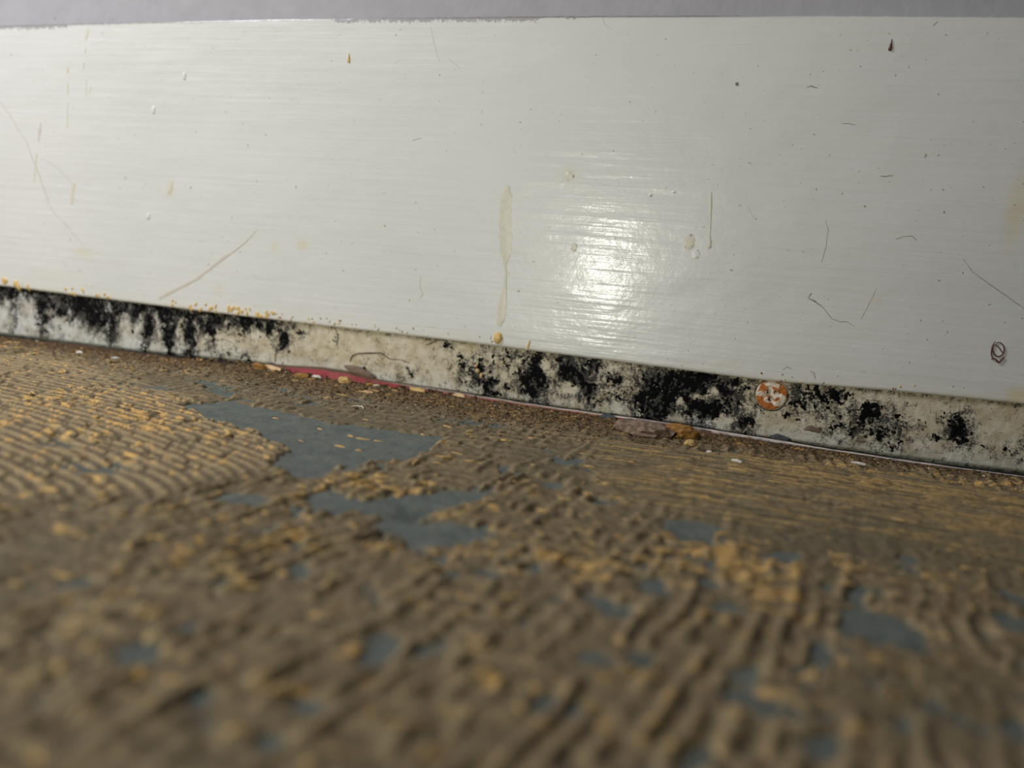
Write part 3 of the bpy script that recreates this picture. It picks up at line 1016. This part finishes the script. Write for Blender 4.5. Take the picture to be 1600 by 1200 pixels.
    k = np.clip(0.65 * film + 0.35 * wB + 0.5 * smoothB, 0, 1)[:, None]
    c = base * (1 - k) + grey * k
    # ridge tops paler, valleys between them darker
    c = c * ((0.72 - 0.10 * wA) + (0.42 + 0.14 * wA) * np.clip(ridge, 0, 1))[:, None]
    oc = lin(204, 164, 98)[None] * (0.75 + 0.5 * lump)[:, None]
    c = c * (1 - och_m[:, None]) + oc * och_m[:, None]
    bl = np.clip(bare + 0.6 * holes, 0, 1) * sstep(0.0006, -0.0002, th_)
    c = c * (1 - 0.75 * bl[:, None]) + lin(104, 110, 104)[None] * 0.75 * bl[:, None]
    bk = lin(112, 92, 64)[None] * (0.45 + 1.1 * grit)[:, None]
    gk = sstep(0.64, 0.74, fbm(X * 900, Y * 700, 3, 15)) * bank
    bk = bk * (1 - gk[:, None]) + lin(176, 138, 84)[None] * gk[:, None]
    bb = np.clip(bank, 0, 1)[:, None]
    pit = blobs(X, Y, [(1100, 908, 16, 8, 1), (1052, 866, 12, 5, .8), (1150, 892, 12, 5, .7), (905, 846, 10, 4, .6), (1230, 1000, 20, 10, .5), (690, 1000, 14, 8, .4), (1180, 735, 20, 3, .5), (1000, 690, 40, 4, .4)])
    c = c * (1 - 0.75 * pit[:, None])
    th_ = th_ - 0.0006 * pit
    c = c * (1 - bb) + bk * bb
    c = c * (1 - under[:, None]) + lin(26, 22, 18)[None] * under[:, None]  # dark soil in the gap, with the gap's shade painted into its colour
    return th_, c, och_m, ridge, wA, wB, wD, bank


# the slab
def build_floor():
    nu, nv = 420, 260
    xs = np.linspace(-0.70, 0.55, nu)
    ys = np.linspace(-0.62, 0.004, nv)
    X, Y = np.meshgrid(xs, ys)
    X = X.ravel(); Y = Y.ravel()
    Zf = floor_tilt(X, Y) + 0.0003 * (fbm(X * 60, Y * 60, 3, 3) - 0.5)
    hole = blobs(X, Y, [(645, 806, 26, 8, 1.0), (602, 838, 24, 8, .7)])
    Zf = Zf - 0.0022 * hole
    me = mesh_np('floor', np.stack([X, Y, Zf], -1), grid_faces(nu, nv))
    return link('floor', me, M['concrete'])


floor = tag(build_floor(), kind='structure', label='blue-grey screed floor under remains of combed brown adhesive')


def build_adhesive():
    nu, nv = 1180, 600
    u = np.linspace(0, 1, nu)[None, :]
    y = np.linspace(-0.170, 0.0004, nv)[:, None]
    xl = -0.285 - y * 1.05
    xr = 0.105 + y * 0.33
    X = (xl + (xr - xl) * u).ravel()
    Y = np.broadcast_to(y, (nv, nu)).ravel()
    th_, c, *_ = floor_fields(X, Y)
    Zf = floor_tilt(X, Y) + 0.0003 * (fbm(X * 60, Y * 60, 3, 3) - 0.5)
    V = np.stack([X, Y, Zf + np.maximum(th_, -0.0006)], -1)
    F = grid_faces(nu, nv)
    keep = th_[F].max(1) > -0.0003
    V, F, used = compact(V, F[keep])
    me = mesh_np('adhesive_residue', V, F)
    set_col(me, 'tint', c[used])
    o = link('adhesive_residue', me, M['adhesive'], floor)
    tag(o, 'combed and scraped brown adhesive with ochre crumbs', kind='stuff')
    # coarser continuation of the residue around the surveyed area
    nu, nv = 420, 330
    xs = np.linspace(-0.68, 0.53, nu); ys = np.linspace(-0.60, 0.0004, nv)
    X, Y = [a.ravel() for a in np.meshgrid(xs, ys)]
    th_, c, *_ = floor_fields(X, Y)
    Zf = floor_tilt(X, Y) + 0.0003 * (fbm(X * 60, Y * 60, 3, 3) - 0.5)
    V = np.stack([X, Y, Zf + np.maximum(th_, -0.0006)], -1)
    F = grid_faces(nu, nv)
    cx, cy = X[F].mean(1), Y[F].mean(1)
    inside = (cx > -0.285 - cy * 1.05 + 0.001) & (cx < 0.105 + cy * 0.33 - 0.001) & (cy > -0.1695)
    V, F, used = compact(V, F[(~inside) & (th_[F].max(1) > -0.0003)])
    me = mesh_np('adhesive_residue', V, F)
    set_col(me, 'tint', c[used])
    tag(link('adhesive_residue', me, M['adhesive'], floor), kind='stuff')


build_adhesive()


def floor_h(xs, ys):
    X, Y = np.atleast_1d(xs).astype(float), np.atleast_1d(ys).astype(float)
    th_, c, *_ = floor_fields(X, Y)
    return floor_tilt(X, Y) + 0.0003 * (fbm(X * 60, Y * 60, 3, 3) - 0.5) + np.maximum(th_, 0)


# loose flakes of ochre adhesive lying along the combed ridges
def flake_mesh(seed, n=7):
    r = random.Random(seed)
    a0 = r.uniform(0, 6)
    ring = [(math.cos(2 * PI * k / n) * r.uniform(.6, 1.1), math.sin(2 * PI * k / n) * r.uniform(.5, 1.1)) for k in range(n)]
    V = [(x, y, -.5) for x, y in ring] + [(x * .85, y * .85, .35 + r.uniform(-.25, .3)) for x, y in ring] + [(0, 0, .6)]
    F = []
    for k in range(n):
        k2 = (k + 1) % n
        F += [(k, k2, n + k2), (k, n + k2, n + k), (n + k, n + k2, 2 * n)]
    return mesh_np('adhesive_flake', np.array(V), np.array(F), False)


def scatter_flakes():
    X = RNG.uniform(-0.24, 0.075, 60000); Y = RNG.uniform(-0.15, -0.006, 60000)
    th_, c, och, ridge, wA, wB, wD, bank = floor_fields(X, Y)
    # only what the photograph frames
    P = np.stack([X, Y, X * 0], -1) - CAM
    dz = P @ _fw
    px, py = 800 + F_PX * (P @ R_R) / dz, 600 - F_PX * (P @ R_U) / dz
    ok = (px > 0) & (px < 1600) & (py < 1190) & (dz > 0.05) & (th_ > 0.0003) & (RNG.random(len(X)) < och * (1 - bank) * (1 - 0.93 * wB) * (1 - 0.5 * wA) + 0.006)
    idx = np.nonzero(ok)[0]
    s = RNG.uniform(0.00025, 0.00062, len(idx)) * np.where(RNG.random(len(idx)) < .15, 1.5, 1)
    big = np.argsort(-(s / dz[idx]))
    var = [flake_mesh(k) for k in range(8)]
    for m in var:
        m.materials.append(M['ochre'])
    zz = floor_h(X[idx], Y[idx])
    ang = np.where(wA[idx] > .5, math.radians(-14), np.where(wB[idx] > .5, 0.0, np.where(RNG.random(len(idx)) < .5, math.radians(78), 0.15)))
    stuffV, stuffF = [], []
    n = 0
    for rank, j in enumerate(big[:4000]):
        i = idx[j]
        m = var[rank % 8]
        mat = Matrix.Translation((X[i], Y[i], zz[j] + 0.00004)) @ Matrix.Rotation(ang[j] + random.uniform(-.35, .35), 4, 'Z') @ Matrix.Rotation(random.uniform(-.3, .3), 4, 'X') @ Matrix.Diagonal((s[j] * random.uniform(1.2, 3.2), s[j] * .42, s[j] * .30, 1))
        if rank < 240:
            o = bpy.data.objects.new('adhesive_flake', m)
            COL.objects.link(o)
            o.matrix_world = mat
            o.parent = floor
        else:
            v0 = np.array([mat @ v.co for v in m.vertices])
            f0 = np.array([p.vertices[:] for p in m.polygons])
            stuffV.append(v0); stuffF.append(f0 + n); n += len(v0)
    for px, py, L in ((548, 683, 20), (566, 687, 24), (590, 690, 14), (530, 698, 22), (560, 705, 12), (700, 671, 26), (730, 683, 22), (745, 690, 18), (660, 681, 14), (430, 655, 12), (500, 672, 14), (620, 778, 18), (470, 690, 10)):
        x, y = W2(px, py)
        d = depth((x, y, 0)) / F_PX
        o = bpy.data.objects.new('adhesive_flake', var[px % 8])
        COL.objects.link(o)
        o.matrix_world = Matrix.Translation((x, y, float(floor_h(x, y)[0]) + 0.0001)) @ Matrix.Rotation(-0.15 + random.uniform(-.3, .3), 4, 'Z') @ Matrix.Diagonal((L * d * .55, L * d * random.uniform(.10, .22) * 1.4, 0.0002, 1))
        o.parent = floor
    if stuffV:
        me = mesh_np('adhesive_flakes', np.concatenate(stuffV), np.concatenate(stuffF), False)
        tag(link('adhesive_flakes', me, M['ochre'], floor), kind='stuff')


scatter_flakes()


# grit in the bank of dust against the skirting: nobody could count it
def rock_mesh(name, seed, sub=1, rough=.3):
    bm = bmesh.new()
    bmesh.ops.create_icosphere(bm, subdivisions=sub, radius=1.0)
    r = random.Random(seed)
    for v in bm.verts:
        v.co *= 1 + r.uniform(-rough, rough)
    me = bpy.data.meshes.new(name)
    bm.to_mesh(me); bm.free()
    return me


def build_grit():
    rocks = [rock_mesh('r', k) for k in range(6)]
    RV = [np.array([v.co[:] for v in m.vertices]) for m in rocks]
    RF = [np.array([p.vertices[:] for p in m.polygons]) for m in rocks]
    N = 15000
    X = RNG.uniform(-0.25, 0.085, N)
    wid = np.interp(X, [-0.26, -0.2, -0.12, -0.05, 0.0, 0.03, 0.09], [0.018, 0.018, 0.022, 0.030, 0.020, 0.010, 0.008])
    Y = flap_y(X) - 0.0003 - np.abs(RNG.normal(0, .55, N)) * wid
    Z = floor_h(X, Y)
    S = RNG.uniform(0.00009, 0.00026, N) * np.where(RNG.random(N) < .05, 1.8, 1)
    k = RNG.random(N) < .06
    k &= (X > -0.155) & (X < -0.06)
    Y[k] = flap_y(X[k]) - RNG.uniform(-0.0012, 0.0022, k.sum())
    S[k] *= 2.4
    Z[k] = floor_h(X[k], Y[k]) + np.where(Y[k] > flap_y(X[k]), 0.0004, 0)
    pal = np.array([lin(104, 84, 58), lin(74, 58, 42), lin(128, 102, 68), lin(186, 142, 78), lin(110, 92, 70), lin(206, 186, 158)])
    ch = RNG.choice(6, N, p=[.40, .18, .20, .05, .15, .02])
    VV, FF, CC = [], [], []
    n = 0
    for i in range(N):
        k = i % 6
        a = RNG.uniform(0, 6.28)
        c, s = math.cos(a), math.sin(a)
        v = RV[k] * (S[i] * np.array([1.3, .9, .7]))
        v = np.stack([v[:, 0] * c - v[:, 1] * s + X[i], v[:, 0] * s + v[:, 1] * c + Y[i], v[:, 2] + Z[i] + S[i] * .3], -1)
        VV.append(v); FF.append(RF[k] + n); n += len(v)
        CC.append(np.repeat(pal[ch[i]][None] * RNG.uniform(.7, 1.2), len(v), 0))
    me = mesh_np('floor_grit', np.concatenate(VV), np.concatenate(FF), False)
    set_col(me, 'tint', np.concatenate(CC))
    tag(link('floor_grit', me, M['crumb_mix']), 'brown dusty grit and glue crumbs heaped along the foot of the skirting', 'debris', kind='stuff')


build_grit()


# ------------------------------------------------------------------ torn vinyl edge standing at the foot of the strip
def build_vinyl():
    E = np.array(EDGE, float)
    root = bpy.data.objects.new('vinyl_edge', None)
    COL.objects.link(root)
    p0 = on_floor(700, 616)
    root.location = (float(p0[0]), -0.002, 0.0)
    tag(root, 'thin torn vinyl flooring edge, red fading to white, along the skirting foot', 'flooring')
    px = np.linspace(60, 1640, 520)
    yt = np.interp(px, E[:, 0], E[:, 1]) + 1.2 * (fbm(px / 30, px * 0, 3, 3) - .5)
    yb = np.interp(px, E[:, 0], E[:, 2])
    red, tan_, pal, brn = lin(158, 52, 64), lin(160, 104, 78), lin(222, 210, 200), lin(110, 80, 58)
    def ribbon(name, lo, hi, y0, y1, colfun, thick):
        V, cc = [], []
        n = len(px)
        for i in range(n):
            A0, T = flap_points(px[i], yt[i], yb[i])
            A, B = A0 + (T - A0) * lo + np.array([0, -y0, 0]), A0 + (T - A0) * hi + np.array([0, -y0, 0])
            Mid = (A + B) / 2
            A2 = A.copy(); A2[2] -= 0.0012
            for p in (A2, A, Mid, B, B + np.array([0, thick, 0.00004]), A2 + np.array([0, thick + 0.0004, 0])):
                V.append(p - np.array(root.location)); cc.append(colfun(px[i], i))
        F = []
        for i in range(n - 1):
            for k in range(6):
                a, b = i * 6 + k, i * 6 + (k + 1) % 6
                F.append((a, b, b + 6, a + 6))
        me = mesh_np(name, np.array(V), np.array(F), False)
        set_col(me, 'tint', np.array(cc))
        return link(name, me, M['ribbon'], root)
    nz = fbm(px / 14, px * 0 + 4, 3, 6)
    nz2 = fbm(px / 9, px * 0 + 8, 4, 9) - 0.10 * ((px > 440) & (px < 560))
    def c_red(x, i):
        k = float(np.interp(x, [200, 300, 370, 590, 700, 780, 1000, 1150], [0, .1, .85, 1, .7, .15, .05, 0]))
        other = brn if x < 300 else (tan_ * (1 - min(1, max(0, (x - 1000) / 160))) + pal * .8 * min(1, max(0, (x - 1000) / 160)))
        k = min(1, max(0, k + 1.1 * (nz[i] - .5)))
        d_ = min(1.0, max(0.0, 3.2 * (nz2[i] - .50)))
        return (red * k + other * (1 - k)) * (1 - d_) + lin(92, 62, 40) * d_
    def c_pal(x, i):
        k = min(1, max(0, (x - 560) / 500))
        return (brn * .8 * (1 - k) + pal * k) * (.7 + .6 * nz[i])
    o = ribbon('vinyl_layer', 0, .82, 0.0, -0.0015, c_red, 0.0003)
    tag(o, 'red vinyl flap')
    tag(ribbon('backing_layer', .78, 1.06, -0.0001, -0.0015, c_pal, 0.0002), 'pale backing edge')


build_vinyl()


# ------------------------------------------------------------------ single crumbs, chips and lumps that can be picked out
def loose(name, px, py, dims, mat, label, cat, rotz=0.0, seed=1, sub=2, rough=.16, tilt=0.0, lift=0.35):
    x, y = W2(px, py)
    y = min(y, float(flap_y(x)) - dims[1] * .8)
    me = rock_mesh(name, seed, sub, rough)
    for v in me.vertices:
        v.co = Vector((v.co.x * dims[0], v.co.y * dims[1], v.co.z * dims[2]))
    o = link(name, me, M[mat])
    z = float(floor_h(x, y)[0])
    o.location = (x, y, z + dims[2] * lift)
    o.rotation_euler = (tilt, 0, rotz)
    return tag(o, label, cat)


loose('plaster_crumb', 124, 554, (.0011, .0009, .0008), 'white', 'small round white crumb in the dust below the left black mould', 'crumb', seed=1)
loose('plaster_sliver', 180, 563, (.0015, .0005, .0006), 'white', 'upright pale sliver in the dust, right of the round white crumb', 'crumb', .9, 2, 1)
loose('paint_chip', 436, 582, (.0040, .0010, .0011), 'tan', 'long flat pinkish-tan chip lying before the left end of the red vinyl', 'chip', -.25, 3, rough=.12)
loose('chalk_flake', 502, 594, (.0017, .0006, .0007), 'white', 'pale lilac-white flake right below the widest red vinyl', 'chip', -.1, 4)
loose('paint_chip', 574, 619, (.0017, .0009, .0006), 'tan', 'cream chip on the brown grit below the red vinyl', 'chip', .2, 5)
loose('paint_chip', 722, 622, (.0022, .0008, .0008), 'tan', 'tan chip touching the thin red line under the mould, centre of the photo', 'chip', -.2, 6)
loose('plaster_lump', 1003, 680, (.0075, .0040, .0021), 'pink', 'broad pinkish-grey crumbly lump of plaster against the skirting foot', 'lump', -.15, 7, 3, .13)
loose('adhesive_lump', 1062, 684, (.0042, .0032, .0022), 'brown', 'golden-brown lump of glue touching the right side of the pinkish plaster', 'lump', .2, 8, 3, .13)
loose('adhesive_nub', 1077, 699, (.0013, .0011, .0011), 'ochre', 'small ochre nub in front of the golden-brown glue lump', 'lump', 0, 9)
loose('stone_chip', 950, 656, (.0024, .0010, .0009), 'slate', 'dark blue-grey chip left of the pinkish plaster lump', 'chip', -.1, 10)
loose('plaster_sliver', 1150, 728, (.0014, .0005, .0004), 'white', 'bright white sliver on the dark floor below the screw, to its left', 'crumb', -.3, 11, 1)
loose('plaster_sliver', 1340, 728, (.0018, .0005, .0004), 'white', 'thin white sliver lying on ochre glue, right of the screw', 'crumb', -.1, 12, 1)
loose('plaster_crumb', 1108, 710, (.0007, .0006, .0005), 'white', 'tiny pale crumb just right of the ochre nub', 'crumb', 0, 13)
loose('adhesive_chunk', 404, 584, (.0024, .0012, .0012), 'brown', 'golden glue chunk under the left end of the red vinyl', 'lump', .1, 14, 2, .25)
loose('adhesive_chunk', 538, 604, (.0022, .0012, .0013), 'ochre', 'ochre glue chunk under the right slope of the red vinyl bulge', 'lump', -.2, 15, 2, .25)
loose('adhesive_chunk', 652, 616, (.0026, .0011, .0010), 'ochre', 'ochre glue chunk below the narrow red line, right of the bulge', 'lump', -.15, 16, 2, .25)
loose('adhesive_chunk', 470, 596, (.0026, .0012, .0010), 'brown', 'brown glue chunk under the middle of the red vinyl bulge', 'lump', -.2, 17, 2, .25)


def thread(px0, py0, px1, py1, label):
    a, b = W2(px0, py0), W2(px1, py1)
    V, F = [], []
    n = 9
    r = 0.00016
    for i in range(n):
        t = i / (n - 1)
        x, y = a[0] + (b[0] - a[0]) * t, a[1] + (b[1] - a[1]) * t + 0.0012 * math.sin(PI * t)
        z = float(floor_h(x, y)[0]) + r * 1.2
        for k in range(5):
            V.append((x, y + r * math.cos(k * 1.2566), z + r * math.sin(k * 1.2566)))
    for i in range(n - 1):
        for k in range(5):
            F.append((i * 5 + k, i * 5 + (k + 1) % 5, i * 5 + 5 + (k + 1) % 5, i * 5 + 5 + k))
    return tag(link('white_thread', mesh_np('white_thread', np.array(V), np.array(F)), M['white']), label, 'thread')


thread(549, 640, 568, 643, 'short white curved thread on the grey floor below the red vinyl')

# dark stone lodged on the ledge at the foot of the strip
st = rock_mesh('lodged_stone', 31, 2, .15)
q = on_wall(1219, 685, -0.0003)
for v in st.vertices:
    v.co = Vector((v.co.x * .0024, v.co.y * .0010, v.co.z * .0010))
so = link('lodged_stone', st, M['slate'])
so.location = q
so.rotation_euler = (0, .15, 0)
tag(so, 'dark blue-grey stone wedged at the strip foot directly below the screw', 'stone')
# bulge of grey render behind the red flap
bl = rock_mesh('render_lump', 33, 2, .12)
q = on_wall(562, 581, -0.0004)
for v in bl.vertices:
    v.co = Vector((v.co.x * .0052, v.co.y * .0011, v.co.z * .0013))
bo = link('render_lump', bl, M['bare'])
bo.location = q
bo.rotation_euler = (0, .22, 0)
tag(bo, 'grey-brown lump wedged between the strip foot and the red vinyl bulge', 'lump')
